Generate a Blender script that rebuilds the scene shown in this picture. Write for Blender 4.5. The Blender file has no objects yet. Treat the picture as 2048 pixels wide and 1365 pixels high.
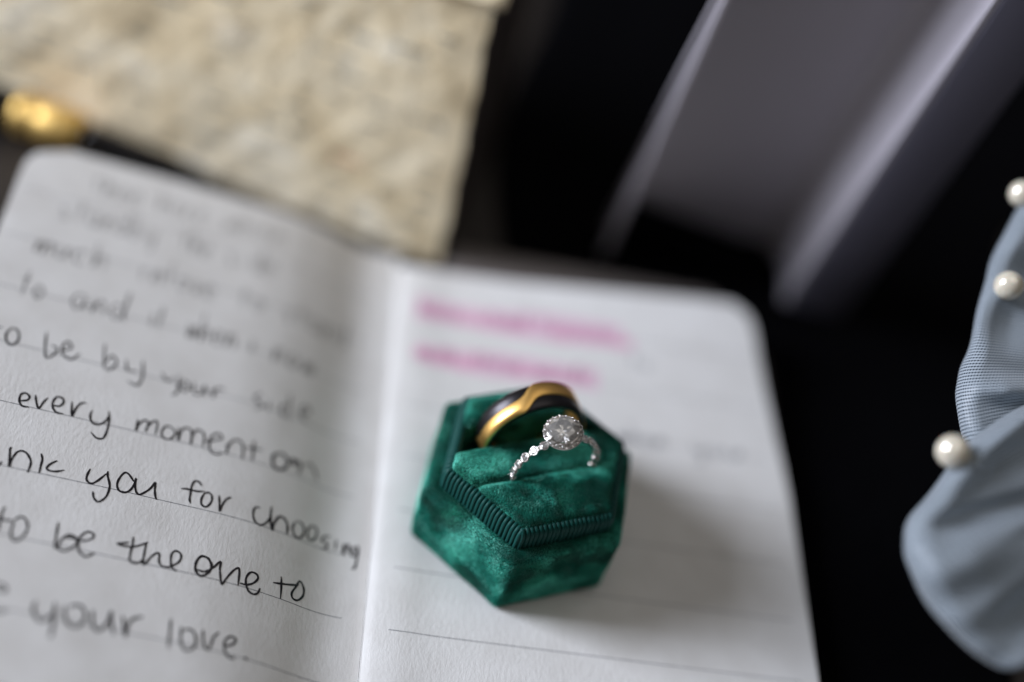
import bpy, bmesh, math, random
import numpy as np
from mathutils import Vector, Matrix
random.seed(7); rng = np.random.default_rng(11)
sc = bpy.context.scene
CM = 0.01                       # everything below is written in centimetres

# ---------------------------------------------------------------- camera
cam_d = bpy.data.cameras.new("camera"); cam = bpy.data.objects.new("camera", cam_d)
sc.collection.objects.link(cam); sc.camera = cam
R_ = Vector((0.97445, 0.00917, 0.2244)).normalized(); W_ = Vector((0.16014, 0.67217, -0.72287)).normalized()
U_ = R_.cross(W_).normalized(); R_ = W_.cross(U_)
m = Matrix(((R_.x, U_.x, -W_.x, 0), (R_.y, U_.y, -W_.y, 0), (R_.z, U_.z, -W_.z, 0), (0, 0, 0, 1)))
m.translation = Vector((-5.5845, -17.6882, 24.8492)) * CM
cam.matrix_world = m
cam_d.sensor_width = 36; cam_d.lens = 47.108; cam_d.clip_start = 0.01; cam_d.clip_end = 50
cam_d.dof.use_dof = True; cam_d.dof.focus_distance = 27.75 * CM; cam_d.dof.aperture_fstop = 1.9

# ---------------------------------------------------------------- light: one big window at the left, an added overhead fill, a dim room
world = bpy.data.worlds.new("World"); sc.world = world; world.use_nodes = True
bg = world.node_tree.nodes["Background"]; bg.inputs[0].default_value = (1.0, 0.93, 0.86, 1); bg.inputs[1].default_value = 0.085
def area(name, loc, target, sx, sy, power, col):
    l = bpy.data.lights.new(name, 'AREA'); l.shape = 'RECTANGLE'; l.size = sx; l.size_y = sy; l.energy = power; l.color = col
    o = bpy.data.objects.new(name, l); sc.collection.objects.link(o)
    o.location = loc; d = (Vector(target) - Vector(loc)).normalized()
    o.rotation_euler = d.to_track_quat('-Z', 'Y').to_euler(); return o
az, el, dist = math.radians(171), math.radians(22.5), 1.7
area("window_light", (dist*math.cos(el)*math.cos(az), dist*math.cos(el)*math.sin(az), dist*math.sin(el)), (0, 0, 0), 0.62, 0.85, 55.0, (0.83, 0.875, 1.0))
area("overhead_fill", (0.25, 0.1, 1.9), (0, 0, 0), 1.6, 1.6, 5.8, (1.0, 0.95, 0.90))  # added soft fill lamp, brightens the stone, pages and velvet tops
sc.view_settings.view_transform = 'Standard'; sc.view_settings.look = 'None'
sc.view_settings.exposure = 0; sc.view_settings.gamma = 1
sc.cycles.max_bounces = 10; sc.cycles.transmission_bounces = 8; sc.cycles.transparent_max_bounces = 12
sc.cycles.use_denoising = True; sc.cycles.caustics_refractive = False; sc.cycles.sample_clamp_indirect = 6
sc.unit_settings.system = 'METRIC'

# ---------------------------------------------------------------- helpers
COL = sc.collection
BASE = {}
def tag(o, label=None, cat=None, group=None, kind=None):
    if label: o['label'] = label
    if cat: o['category'] = cat
    if group: o['group'] = group
    if kind: o['kind'] = kind
    return o
def thing(name, loc, label, cat, group=None):
    o = bpy.data.objects.new(name, None); COL.objects.link(o); o.empty_display_size = 0.01
    o.location = Vector(loc) * CM; BASE[o] = Vector(loc); return tag(o, label, cat, group)
def mk(name, V, F, mat, parent=None, smooth=True, label=None, kind=None, uv=None, edge_split=None):
    off = Vector((0, 0, 0)); p = parent
    while p is not None:
        off = off + (BASE.get(p) or Vector((0, 0, 0))); p = p.parent
    me = bpy.data.meshes.new(name)
    A = (np.asarray([tuple(v) for v in V], dtype=float) - np.array(off)) * CM
    me.from_pydata(A.tolist(), [], [list(f) for f in F])
    me.materials.append(mat)
    if smooth: me.polygons.foreach_set('use_smooth', [True] * len(me.polygons))
    if uv is not None:
        l = me.uv_layers.new(name="UVMap"); vi = np.empty(len(me.loops), int); me.loops.foreach_get('vertex_index', vi)
        l.data.foreach_set('uv', np.asarray(uv, float)[vi].ravel())
    me.update()
    o = bpy.data.objects.new(name, me); COL.objects.link(o)
    if parent is not None: o.parent = parent
    return tag(o, label=label, kind=kind)
def place(name, me, parent, M4, label=None):
    """another object on shared mesh data; M4 in metres, relative to the parent"""
    o = bpy.data.objects.new(name, me); COL.objects.link(o); o.parent = parent; o.matrix_local = M4
    return tag(o, label=label)
class B:
    def __init__(s): s.V = []; s.F = []
    def add(s, V, F):
        n = len(s.V); s.V += [tuple(v) for v in V]; s.F += [tuple(i + n for i in f) for f in F]; return s
    def tube(s, pts, r, n=8, closed=False, cap=True):
        pts = [Vector(p) for p in pts]; L = len(pts); rings = []
        rr = r if hasattr(r, '__len__') else [r] * L
        t0 = (pts[1] - pts[0]).normalized(); a = t0.orthogonal().normalized(); V = []
        for i, p in enumerate(pts):
            if closed: t = (pts[(i + 1) % L] - pts[i - 1]).normalized()
            else: t = (pts[min(i + 1, L - 1)] - pts[max(i - 1, 0)]).normalized()
            a = (a - t * a.dot(t)).normalized(); b = t.cross(a)
            V += [p + (a * math.cos(2*math.pi*k/n) + b * math.sin(2*math.pi*k/n)) * rr[i] for k in range(n)]
        F = []
        for i in range(L if closed else L - 1):
            j = (i + 1) % L
            for k in range(n): F.append((i*n + k, i*n + (k + 1) % n, j*n + (k + 1) % n, j*n + k))
        if cap and not closed: F += [tuple(range(n))[::-1], tuple((L - 1)*n + k for k in range(n))]
        return s.add(V, F)
    def sphere(s, c, r, nu=16, nv=10, sq=(1, 1, 1)):
        V = [Vector((0, 0, 1))]; c = Vector(c)
        for i in range(1, nv):
            th = math.pi*i/nv
            V += [Vector((math.sin(th)*math.cos(2*math.pi*k/nu), math.sin(th)*math.sin(2*math.pi*k/nu), math.cos(th))) for k in range(nu)]
        V.append(Vector((0, 0, -1))); F = []
        for k in range(nu):
            F.append((0, 1 + k, 1 + (k + 1) % nu)); q = 1 + (nv - 2)*nu; F.append((q + k, len(V) - 1, q + (k + 1) % nu))
            for i in range(nv - 2): F.append((1 + i*nu + k, 1 + (i + 1)*nu + k, 1 + (i + 1)*nu + (k + 1) % nu, 1 + i*nu + (k + 1) % nu))
        return s.add([c + Vector((v.x*sq[0], v.y*sq[1], v.z*sq[2]))*r for v in V], F)
    def loft(s, rings, cap0=True, cap1=True):
        n = len(rings[0]); V = [v for r in rings for v in r]; F = []
        for i in range(len(rings) - 1):
            for k in range(n): F.append((i*n + k, i*n + (k + 1) % n, (i + 1)*n + (k + 1) % n, (i + 1)*n + k))
        if cap0: F.append(tuple(range(n))[::-1])
        if cap1: F.append(tuple((len(rings) - 1)*n + k for k in range(n)))
        return s.add(V, F)
def catmull(pts, sub=6):
    P = [np.array(p, float) for p in pts]; P = [2*P[0] - P[1]] + P + [2*P[-1] - P[-2]]; out = []
    for i in range(1, len(P) - 2):
        for k in range(sub):
            t = k/sub; a, b, c, d = P[i-1], P[i], P[i+1], P[i+2]
            out.append(.5*((2*b) + (-a + c)*t + (2*a - 5*b + 4*c - d)*t*t + (-a + 3*b - 3*c + d)*t**3))
    out.append(P[-2]); return out

# ---------------------------------------------------------------- materials
def mat(name, col=(.5, .5, .5), rough=.5, metal=0., spec=.5, **kw):
    m = bpy.data.materials.new(name); m.use_nodes = True; b = m.node_tree.nodes['Principled BSDF']
    b.inputs['Base Color'].default_value = (*col, 1); b.inputs['Roughness'].default_value = rough
    b.inputs['Metallic'].default_value = metal; b.inputs['Specular IOR Level'].default_value = spec
    for k, v in kw.items(): b.inputs[k.replace('_', ' ')].default_value = v
    return m
def nd(m, t, **kw):
    n = m.node_tree.nodes.new(t)
    for k, v in kw.items():
        if hasattr(n, k): setattr(n, k, v)
        else: n.inputs[k.replace('_', ' ')].default_value = v
    return n
def lk(m, a, b): m.node_tree.links.new(a, b)
def ramp(m, fac, stops):
    r = m.node_tree.nodes.new('ShaderNodeValToRGB'); e = r.color_ramp.elements
    while len(e) < len(stops): e.new(.5)
    for i, (p, c) in enumerate(stops): e[i].position = p; e[i].color = (*c, 1)
    lk(m, fac, r.inputs[0]); return r.outputs[0]
def noise(m, scale, detail=4, rough=.5, stretch=None, dist=0, coord='Object'):
    tc = nd(m, 'ShaderNodeTexCoord'); o = tc.outputs[coord]
    if stretch:
        mp = nd(m, 'ShaderNodeMapping'); mp.inputs['Scale'].default_value = stretch; lk(m, o, mp.inputs[0]); o = mp.outputs[0]
    n = nd(m, 'ShaderNodeTexNoise', Scale=scale, Detail=detail, Roughness=rough, Distortion=dist); lk(m, o, n.inputs['Vector']); return n.outputs['Fac']
def bump(m, h, strength, dist):
    b = nd(m, 'ShaderNodeBump', Strength=strength, Distance=dist); lk(m, h, b.inputs['Height'])
    lk(m, b.outputs[0], m.node_tree.nodes['Principled BSDF'].inputs['Normal']); return b
def bs(m): return m.node_tree.nodes['Principled BSDF']

M_page = mat('paper_white', (.72, .71, .69), .75, spec=.25)
lk(M_page, ramp(M_page, noise(M_page, 130, 4), [(.3, (.69, .68, .66)), (.7, (.75, .745, .73))]), bs(M_page).inputs['Base Color'])
_a = noise(M_page, 1300, 4, .65, stretch=(1, .5, 1)); bump(M_page, _a, .32, .0003)
M_block = mat('page_edges', (.7, .69, .66), .85)
_w = nd(M_block, 'ShaderNodeTexWave', Scale=1400, Distortion=2.0, Detail=2); _w.bands_direction = 'Z'
_t = nd(M_block, 'ShaderNodeTexCoord'); lk(M_block, _t.outputs['Object'], _w.inputs['Vector'])
lk(M_block, ramp(M_block, _w.outputs['Fac'], [(0, (.42, .41, .39)), (1, (.74, .73, .7))]), bs(M_block).inputs['Base Color'])
M_cover = mat('notebook_cover', (.05, .045, .045), .6)
M_ink = mat('black_ink', (.006, .005, .009), .35)
M_rule = mat('ruling_print', (.16, .165, .18), .8)
M_pink = mat('pink_highlighter', (.73, .50, .61), .7)
M_pink2 = mat('pink_highlighter_double', (.71, .41, .54), .7)
M_inkp = mat('ink_under_highlighter', (.42, .17, .29), .6)
M_card = mat('added_grey_card', (.15, .13, .12), .8)
M_inkg = mat('pencil_grey_ink', (.10, .105, .12), .6)
# velvet: dark ground cloth under real pile
M_vel = mat('green_velvet_ground', (.003, .055, .04), .8, spec=.1)
M_pile = mat('green_velvet_pile', (.0035, .13, .092), .45, spec=.9)
_b = bs(M_pile); _b.inputs['Specular Tint'].default_value = (.5, 1, .8, 1); _b.inputs['Sheen Weight'].default_value = .9; _b.inputs['Sheen Roughness'].default_value = .35; _b.inputs['Sheen Tint'].default_value = (.55, 1, .85, 1)
lk(M_pile, ramp(M_pile, noise(M_pile, 110, 4), [(.36, (.002, .125, .09)), (.49, (.010, .29, .21)), (.62, (.11, .68, .52))]), _b.inputs['Base Color'])  # pale mint patches in the colour stand in for crushed velvet highlights
M_rib = mat('dark_green_grosgrain', (.003, .052, .044), .5, spec=.16)
_b = bs(M_rib); _b.inputs['Sheen Weight'].default_value = .1; _b.inputs['Sheen Tint'].default_value = (.4, 1, .9, 1)
bump(M_rib, noise(M_rib, 5200, 2), .5, .0001)
M_gold = mat('brushed_gold', (.95, .58, .18), .40, 1.0)
bump(M_gold, noise(M_gold, 2500, 2, stretch=(1, 1, .12)), .10, .0001)
M_tung = mat('black_tungsten', (.035, .032, .034), .34, .85)
bump(M_tung, noise(M_tung, 3000, 2), .15, .0001)
M_silver = mat('white_gold', (.70, .67, .64), .18, 1.0)
M_gem = mat('diamond', (1, .98, .94), .0, spec=.5); bs(M_gem).inputs['Transmission Weight'].default_value = .87; bs(M_gem).inputs['IOR'].default_value = 2.3  # part diffuse white, standing in for light returned by the stone
M_pearl = mat('pearl', (.74, .68, .55), .16, spec=.7)
_b = bs(M_pearl); _b.inputs['Coat Weight'].default_value = .8; _b.inputs['Coat Roughness'].default_value = .12; _b.inputs['Subsurface Weight'].default_value = .15; _b.inputs['Subsurface Scale'].default_value = .001
_b.inputs['Metallic'].default_value = .25
M_black = mat('black_satin_cloth', (.0012, .0012, .0018), .95, spec=.04)
bump(M_black, noise(M_black, 60, 3), .5, .003)
M_wood = mat('dark_walnut', (.03, .024, .02), .45)
lk(M_wood, ramp(M_wood, noise(M_wood, 9, 6, .6, stretch=(1, 7, 1), dist=.6), [(.3, (.012, .009, .007)), (.55, (.022, .017, .014)), (.75, (.045, .036, .030))]), bs(M_wood).inputs['Base Color'])
bump(M_wood, noise(M_wood, 60, 5, stretch=(1, 6, 1)), .2, .001)
M_cream = mat('cream_handmade_paper', (.6, .55, .42), .85, spec=.2)
_n = noise(M_cream, 38, 5, .65, stretch=(1, .55, 1), dist=.8)
_c = ramp(M_cream, _n, [(.30, (.58, .465, .29)), (.43, (.86, .71, .46)), (.56, (.93, .81, .58)), (.68, (.98, .92, .77))])
_n2 = noise(M_cream, 30, 2); _mx = nd(M_cream, 'ShaderNodeMixRGB'); _r = ramp(M_cream, _n2, [(.66, (0, 0, 0)), (.76, (.5, .5, .5))])
lk(M_cream, _r, _mx.inputs[0]); lk(M_cream, _c, _mx.inputs[1]); _mx.inputs[2].default_value = (.55, .30, .18, 1); lk(M_cream, _mx.outputs[0], bs(M_cream).inputs['Base Color'])
bump(M_cream, noise(M_cream, 90, 5, .6), .45, .003)
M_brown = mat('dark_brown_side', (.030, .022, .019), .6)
M_print = mat('faded_grey_print', (.30, .285, .23), .9)
M_red = mat('faded_red_print', (.55, .22, .12), .9)
M_barrel = mat('black_lacquer', (.004, .004, .005), .08, spec=.6)
M_pgold = mat('pen_gold', (.80, .54, .18), .48, 1.0)
M_boxin = mat('pale_violet_grey_lining', (.41, .385, .42), .5)
M_boxrim = mat('pale_grey_rim', (.40, .385, .41), .5)
M_boxout = mat('dark_slate_leatherette', (.11, .105, .14), .6)
# tulle: woven threads with see-through gaps
M_tulle = bpy.data.materials.new('blue_grey_tulle'); M_tulle.use_nodes = True; nt = M_tulle.node_tree; nt.nodes.clear()
out = nd(M_tulle, 'ShaderNodeOutputMaterial'); dif = nd(M_tulle, 'ShaderNodeBsdfPrincipled'); dif.inputs['Roughness'].default_value = .5
dif.inputs['Base Color'].default_value = (.25, .31, .37, 1); dif.inputs['Sheen Weight'].default_value = .3
trl = nd(M_tulle, 'ShaderNodeBsdfTranslucent'); trl.inputs[0].default_value = (.34, .42, .49, 1)
ms = nd(M_tulle, 'ShaderNodeMixShader'); ms.inputs[0].default_value = .22; lk(M_tulle, dif.outputs[0], ms.inputs[1]); lk(M_tulle, trl.outputs[0], ms.inputs[2])
tr = nd(M_tulle, 'ShaderNodeBsdfTransparent'); mt = nd(M_tulle, 'ShaderNodeMixShader')
uvn = nd(M_tulle, 'ShaderNodeUVMap'); sx = nd(M_tulle, 'ShaderNodeSeparateXYZ'); lk(M_tulle, uvn.outputs[0], sx.inputs[0])
def mth(op, a, b=None):
    n = nd(M_tulle, 'ShaderNodeMath'); n.operation = op
    for i, x in enumerate((a, b)):
        if x is None: continue
        if isinstance(x, (int, float)): n.inputs[i].default_value = x
        else: lk(M_tulle, x, n.inputs[i])
    return n.outputs[0]
_k = 2*math.pi/.08
_s = mth('ADD', mth('MULTIPLY', mth('SINE', mth('MULTIPLY', mth('ADD', sx.outputs[0], mth('MULTIPLY', sx.outputs[1], .25)), _k)), .62), mth('MULTIPLY', mth('SINE', mth('MULTIPLY', sx.outputs[1], _k*1.3)), .38))
_f = mth('GREATER_THAN', _s, .40)            # little holes between the threads
_hole = mth('MULTIPLY', _f, .95)
_cw = nd(M_tulle, 'ShaderNodeMixRGB'); lk(M_tulle, mth('GREATER_THAN', _s, .05), _cw.inputs[0]); _cw.inputs[1].default_value = (.37, .42, .465, 1); _cw.inputs[2].default_value = (.16, .195, .23, 1)  # darker colour beside the holes stands in for shading between threads
lk(M_tulle, _cw.outputs[0], dif.inputs['Base Color'])
lk(M_tulle, _hole, mt.inputs[0]); lk(M_tulle, ms.outputs[0], mt.inputs[1]); lk(M_tulle, tr.outputs[0], mt.inputs[2]); lk(M_tulle, mt.outputs[0], out.inputs[0])

INK = {
 'every moment on': [
  (1, [(-10944,172),(-10809,238),(-10789,340),(-10886,407),(-10966,333),(-10952,169),(-10873,63),(-10733,70)]),
  (1, [(-10684,422),(-10638,267),(-10543,93),(-10494,264),(-10431,417)]),
  (1, [(-10294,254),(-10154,273),(-10104,410),(-10170,499),(-10274,478),(-10310,321),(-10265,167),(-10166,90),(-10041,93)]),
  (1, [(-9943,460),(-9911,276),(-9860,88),(-9834,300),(-9762,468),(-9653,514)]),
  (1, [(-9500,355),(-9514,206),(-9432,39),(-9286,36),(-9185,162),(-9148,294)]),
  (1, [(-9167,433),(-9111,160),(-9107,-124),(-9145,-289),(-9264,-324),(-9405,-213)]),
  (1, [(-8551,407),(-8540,241),(-8535,103),(-8504,280),(-8412,423),(-8325,366),(-8336,137),(-8304,315),(-8203,475),(-8134,398),(-8126,119)]),
  (1, [(-7789,380),(-7938,409),(-8014,224),(-7944,78),(-7804,93),(-7724,259),(-7802,390)]),
  (1, [(-7687,454),(-7635,104),(-7620,362),(-7521,493),(-7397,418),(-7368,88),(-7362,372),(-7257,519),(-7126,403),(-7107,93)]),
  (1, [(-7100,242),(-6934,321),(-6750,436),(-6812,545),(-6956,457),(-6989,248),(-6934,40),(-6791,-14),(-6670,66)]),
  (1, [(-6621,336),(-6590,204),(-6591,63),(-6570,296),(-6485,481),(-6327,493),(-6255,319),(-6238,42)]),
  (1, [(-6046,623),(-6037,397),(-6014,66)]),
  (1, [(-6208,387),(-6039,410),(-5836,444)]),
  (1.5, [(-5448,521),(-5574,408),(-5568,183),(-5460,74),(-5306,157),(-5237,359),(-5351,507),(-5448,521)]),
  (1.2, [(-5240,386),(-5112,503),(-5114,330),(-5014,492),(-4952,379),(-4971,142)]),
  (1, [(-4864,452),(-4729,552),(-4614,413),(-4540,196)]),
 ],
 'thank you for choosing': [
  (1, [(-11000,-1533),(-10947,-1498),(-10903,-1395)]),
  (1, [(-10801,-1021),(-10834,-1047),(-10796,-1231),(-10748,-1483),(-10737,-1276),(-10687,-1097),(-10598,-1040),(-10483,-1090),(-10384,-1236),(-10367,-1375),(-10376,-1529)]),
  (1, [(-10232,-1007),(-10178,-1136),(-10171,-1299),(-10160,-1479)]),
  (1, [(-9892,-1092),(-9983,-1184),(-10050,-1305),(-10005,-1364),(-9863,-1359),(-9708,-1282)]),
  (1, [(-9226,-1113),(-9250,-1264),(-9244,-1386),(-9185,-1451),(-9105,-1449),(-9001,-1328),(-8894,-1144)]),
  (1, [(-8878,-1077),(-8858,-1196),(-8795,-1343),(-8763,-1476),(-8781,-1684),(-8864,-1827),(-8938,-1857),(-9020,-1770),(-9061,-1640)]),
  (1, [(-8326,-1188),(-8455,-1038),(-8549,-1024),(-8622,-1191),(-8634,-1358),(-8571,-1484),(-8461,-1503),(-8362,-1424),(-8311,-1266),(-8295,-1095),(-8288,-1259),(-8230,-1427),(-8157,-1467),(-8059,-1378),(-7967,-1249),(-7906,-1086),(-7881,-1265),(-7848,-1399),(-7808,-1500)]),
  (1, [(-6961,-906),(-7040,-822),(-7125,-834),(-7164,-965),(-7158,-1150),(-7153,-1306),(-7116,-1400)]),
  (1, [(-7366,-1090),(-7237,-1066),(-7064,-1069),(-6876,-1028)]),
  (1, [(-6873,-1046),(-6917,-1239),(-6884,-1374),(-6785,-1390),(-6709,-1258),(-6717,-1102),(-6799,-1033),(-6888,-1085)]),
  (1, [(-6571,-1031),(-6539,-1207),(-6499,-1419),(-6471,-1252),(-6409,-1087),(-6311,-1002)]),
  (1, [(-5681,-1052),(-5788,-1091),(-5809,-1258),(-5752,-1422),(-5622,-1479),(-5502,-1367),(-5428,-1165)]),
  (1.2, [(-5448,-932),(-5432,-1220),(-5359,-1507),(-5347,-1344),(-5262,-1123),(-5150,-1102),(-5051,-1246),(-5033,-1476)]),
  (1, [(-4877,-1060),(-4935,-1247),(-4866,-1427),(-4737,-1433),(-4676,-1257),(-4734,-1072),(-4856,-1037)]),
  (1, [(-4507,-985),(-4604,-1168),(-4558,-1358),(-4462,-1364),(-4387,-1194),(-4418,-1022),(-4529,-996)]),
  (1, [(-4085,-1105),(-4222,-1169),(-4256,-1292),(-4134,-1315),(-4145,-1439),(-4259,-1479)]),
  (1, [(-3937,-1147),(-3944,-1417)]),
  (1.1, [(-3762,-1206),(-3772,-1344),(-3746,-1492),(-3726,-1325),(-3641,-1209),(-3587,-1268),(-3550,-1412)]),
  (1.1, [(-3300,-1227),(-3440,-1287),(-3501,-1419),(-3398,-1483),(-3288,-1356),(-3264,-1211),(-3253,-1474),(-3300,-1758),(-3416,-1807)]),
 ],
 'to be the one to': [
  (1, [(-10574,-2427),(-10604,-2505),(-10597,-2684),(-10588,-2847),(-10581,-2982)]),
  (1, [(-10763,-2741),(-10667,-2730),(-10549,-2720),(-10442,-2706),(-10349,-2702)]),
  (1, [(-10346,-2715),(-10346,-2894),(-10324,-3025),(-10249,-3129),(-10176,-3110),(-10105,-2997),(-10069,-2851),(-10085,-2717),(-10159,-2597),(-10233,-2567),(-10301,-2606),(-10337,-2685)]),
  (1, [(-9538,-2518),(-9528,-2683),(-9507,-2872),(-9477,-3124)]),
  (1, [(-9477,-3124),(-9433,-3073),(-9395,-2898),(-9331,-2785),(-9250,-2744),(-9151,-2781),(-9094,-2836),(-9116,-2938),(-9192,-3053),(-9286,-3131),(-9376,-3126),(-9465,-3080)]),
  (1, [(-9343,-2830),(-9247,-2806),(-9166,-2813),(-9083,-2833),(-8933,-2795),(-8836,-2715),(-8829,-2643),(-8883,-2601),(-8963,-2601),(-9045,-2698),(-9083,-2833),(-9057,-2978),(-8991,-3098),(-8887,-3161),(-8807,-3114),(-8725,-3024)]),
  (1, [(-8081,-2490),(-8063,-2670),(-8065,-2880),(-8046,-3030),(-7973,-3075),(-7860,-3046),(-7794,-2938)]),
  (1, [(-8135,-2637),(-8256,-2682),(-8351,-2726),(-8223,-2739),(-8074,-2725),(-7954,-2668),(-7772,-2535)]),
  (1, [(-7804,-2562),(-7807,-2733),(-7798,-2914),(-7770,-3061),(-7725,-3011),(-7658,-2851),(-7559,-2734),(-7508,-2773),(-7494,-2912),(-7421,-3010),(-7302,-3006),(-7203,-2941),(-7111,-2840),(-7082,-2727),(-7115,-2630),(-7210,-2595),(-7273,-2672),(-7274,-2829),(-7230,-2974),(-7165,-3035),(-7102,-3040)]),
  (1.2, [(-6497,-2650),(-6574,-2592),(-6687,-2584),(-6758,-2695),(-6776,-2831),(-6734,-2976),(-6634,-3041),(-6534,-2975),(-6464,-2851),(-6467,-2721),(-6548,-2611)]),
  (1.0, [(-6734,-2911),(-6608,-2930),(-6505,-2876),(-6410,-2770),(-6296,-2605),(-6285,-2773),(-6247,-2945),(-6194,-3112),(-6114,-2932),(-6008,-2730),(-5918,-2649),(-5885,-2758),(-5869,-3053)]),
  (1, [(-5845,-2981),(-5698,-2972),(-5572,-2890),(-5493,-2756),(-5534,-2665),(-5651,-2659),(-5725,-2785),(-5721,-2941),(-5646,-3098),(-5536,-3138),(-5452,-3082),(-5419,-2952)]),
  (1, [(-5022,-2522),(-4992,-2750),(-4973,-3037)]),
  (1, [(-5173,-2728),(-5011,-2691),(-4803,-2630),(-4629,-2560)]),
  (1, [(-4631,-2445),(-4683,-2617),(-4756,-2809),(-4717,-2924),(-4609,-2921),(-4516,-2781),(-4511,-2619),(-4576,-2488),(-4641,-2458)]),
 ],
 'your love': [
  (1.0, [(-10294,-4246),(-10170,-4265),(-10103,-4217),(-10163,-4135),(-10250,-4107),(-10314,-4171)]),
  (1, [(-10212,-4670),(-10105,-4677),(-9984,-4633)]),
  (1.2, [(-9541,-4326),(-9550,-4456),(-9502,-4603),(-9369,-4714),(-9252,-4641),(-9191,-4501)]),
  (1.2, [(-9205,-4265),(-9166,-4463),(-9137,-4678),(-9120,-4924),(-9118,-5016)]),
  (1.2, [(-9007,-4299),(-8979,-4484),(-8871,-4665),(-8729,-4696),(-8629,-4595),(-8607,-4415),(-8702,-4261),(-8830,-4242),(-8923,-4312)]),
  (1.2, [(-8494,-4276),(-8474,-4432),(-8422,-4610),(-8325,-4682),(-8233,-4598),(-8173,-4425),(-8159,-4228),(-8115,-4443),(-8013,-4704)]),
  (1.2, [(-7941,-4273),(-7884,-4420),(-7803,-4688),(-7806,-4466),(-7730,-4287),(-7551,-4197)]),
  (1, [(-7042,-4120),(-7018,-4290),(-6996,-4517),(-6970,-4768)]),
  (1, [(-6809,-4241),(-6792,-4411),(-6763,-4578),(-6676,-4715),(-6588,-4708),(-6501,-4616),(-6487,-4468),(-6550,-4324),(-6663,-4264),(-6757,-4316)]),
  (1, [(-6394,-4211),(-6369,-4365),(-6323,-4527),(-6245,-4608),(-6196,-4509),(-6163,-4311),(-6078,-4185)]),
  (1, [(-5932,-4452),(-5833,-4410),(-5742,-4310),(-5755,-4226),(-5837,-4213),(-5928,-4305),(-5938,-4454),(-5883,-4598),(-5780,-4670),(-5693,-4637)]),
  (1.5, [(-5511,-4573),(-5489,-4588),(-5507,-4601)]),
 ],
 'to be by your side': [
  (1, [(-12001,2269),(-11824,1488)]),
  (1, [(-12008,1913),(-11758,1999)]),
  (1, [(-11572,2049),(-11636,1830),(-11561,1612),(-11431,1586),(-11366,1782),(-11436,2004),(-11572,2049)]),
  (1, [(-10871,2162),(-10802,1762),(-10725,1476),(-10587,1591),(-10554,1776),(-10693,1834)]),
  (1, [(-10445,1743),(-10279,1904),(-10387,2044),(-10466,1876),(-10400,1654),(-10206,1579),(-10077,1797)]),
  (1, [(-9631,2230),(-9518,1564)]),
  (1, [(-9521,1702),(-9417,1947),(-9280,1782),(-9384,1538),(-9494,1572)]),
  (1, [(-9106,1945),(-9023,1657),(-8822,1688)]),
  (1, [(-8756,2026),(-8678,1562),(-8746,1298),(-8965,1364)]),
  (1, [(-8300,1829),(-8159,1632),(-8028,1782)]),
  (1, [(-7939,1882),(-7883,1413),(-7990,1274)]),
  (1, [(-7791,1792),(-7862,1593),(-7734,1463),(-7662,1661),(-7791,1792)]),
  (1, [(-7579,1794),(-7529,1497),(-7373,1514),(-7335,1771),(-7276,1477)]),
  (1, [(-7177,1789),(-7104,1499),(-7105,1673),(-7018,1807),(-6880,1783)]),
  (1, [(-6061,1978),(-6204,1816),(-6107,1712),(-5989,1653),(-6157,1483)]),
  (1, [(-5875,1840),(-5835,1540)]),
  (1, [(-5433,1897),(-5566,1833),(-5563,1589),(-5422,1585)]),
  (1, [(-5432,2254),(-5356,1511)]),
  (1, [(-5107,1809),(-4924,1976),(-5054,2086),(-5135,1796),(-4944,1647)]),
 ],
}
# ---------------------------------------------------------------- table and cloth
b = B(); b.add([(-70, -60, -.66), (70, -60, -.66), (70, 90, -.66), (-70, 90, -.66), (-70, -60, -3.2), (70, -60, -3.2), (70, 90, -3.2), (-70, 90, -3.2)],
    [(0, 1, 2, 3), (7, 6, 5, 4), (0, 4, 5, 1), (1, 5, 6, 2), (2, 6, 7, 3), (3, 7, 4, 0)])
mk('tabletop', b.V, b.F, M_wood, smooth=False, kind='structure')
def nz(x, y, s, seed=0.):
    return (math.sin(x*s + seed + 1.3*math.sin(y*s*.7 + seed*2)) + math.sin(y*s*1.31 + seed*1.7 + 1.1*math.sin(x*s*.83)) + .6*math.sin((x + y)*s*2.1 + seed*3))/2.6
# black cloth added to blacken the table's right: slightly rumpled, irregular left border
V = []; F = []; nx, ny = 70, 90
for j in range(ny + 1):
    for i in range(nx + 1):
        v = j/ny; y = -14 + 62*v; x0 = -.2 + .5*math.sin(y*.35) + (y - 8)*.035 + 4.5*max(0, (y - 16)/30)**1.5; x1 = 12.3 + .25*(y + 2) if y < 14 else 16.3 + (y - 14)*1.4
        x = x0 + (x1 - x0)*i/nx; h = .1 + .09*nz(x, y, .55, 2) + .05*nz(x, y, 1.6, 5)
        if y < 9.8: h = min(h, .06)
        V.append((x, y, -.64 + max(h, .01)*(0 if i in (0, nx) else 1)))
for j in range(ny):
    for i in range(nx): a = j*(nx + 1) + i; F.append((a, a + 1, a + nx + 2, a + nx + 1))
o = mk('added_black_cloth', V, F, M_black, label=None); tag(o, 'black cloth added on the table under the notebook and beside it', 'cloth')
md = o.modifiers.new('thickness', 'SOLIDIFY'); md.thickness = .0003; md.offset = 1

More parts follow.
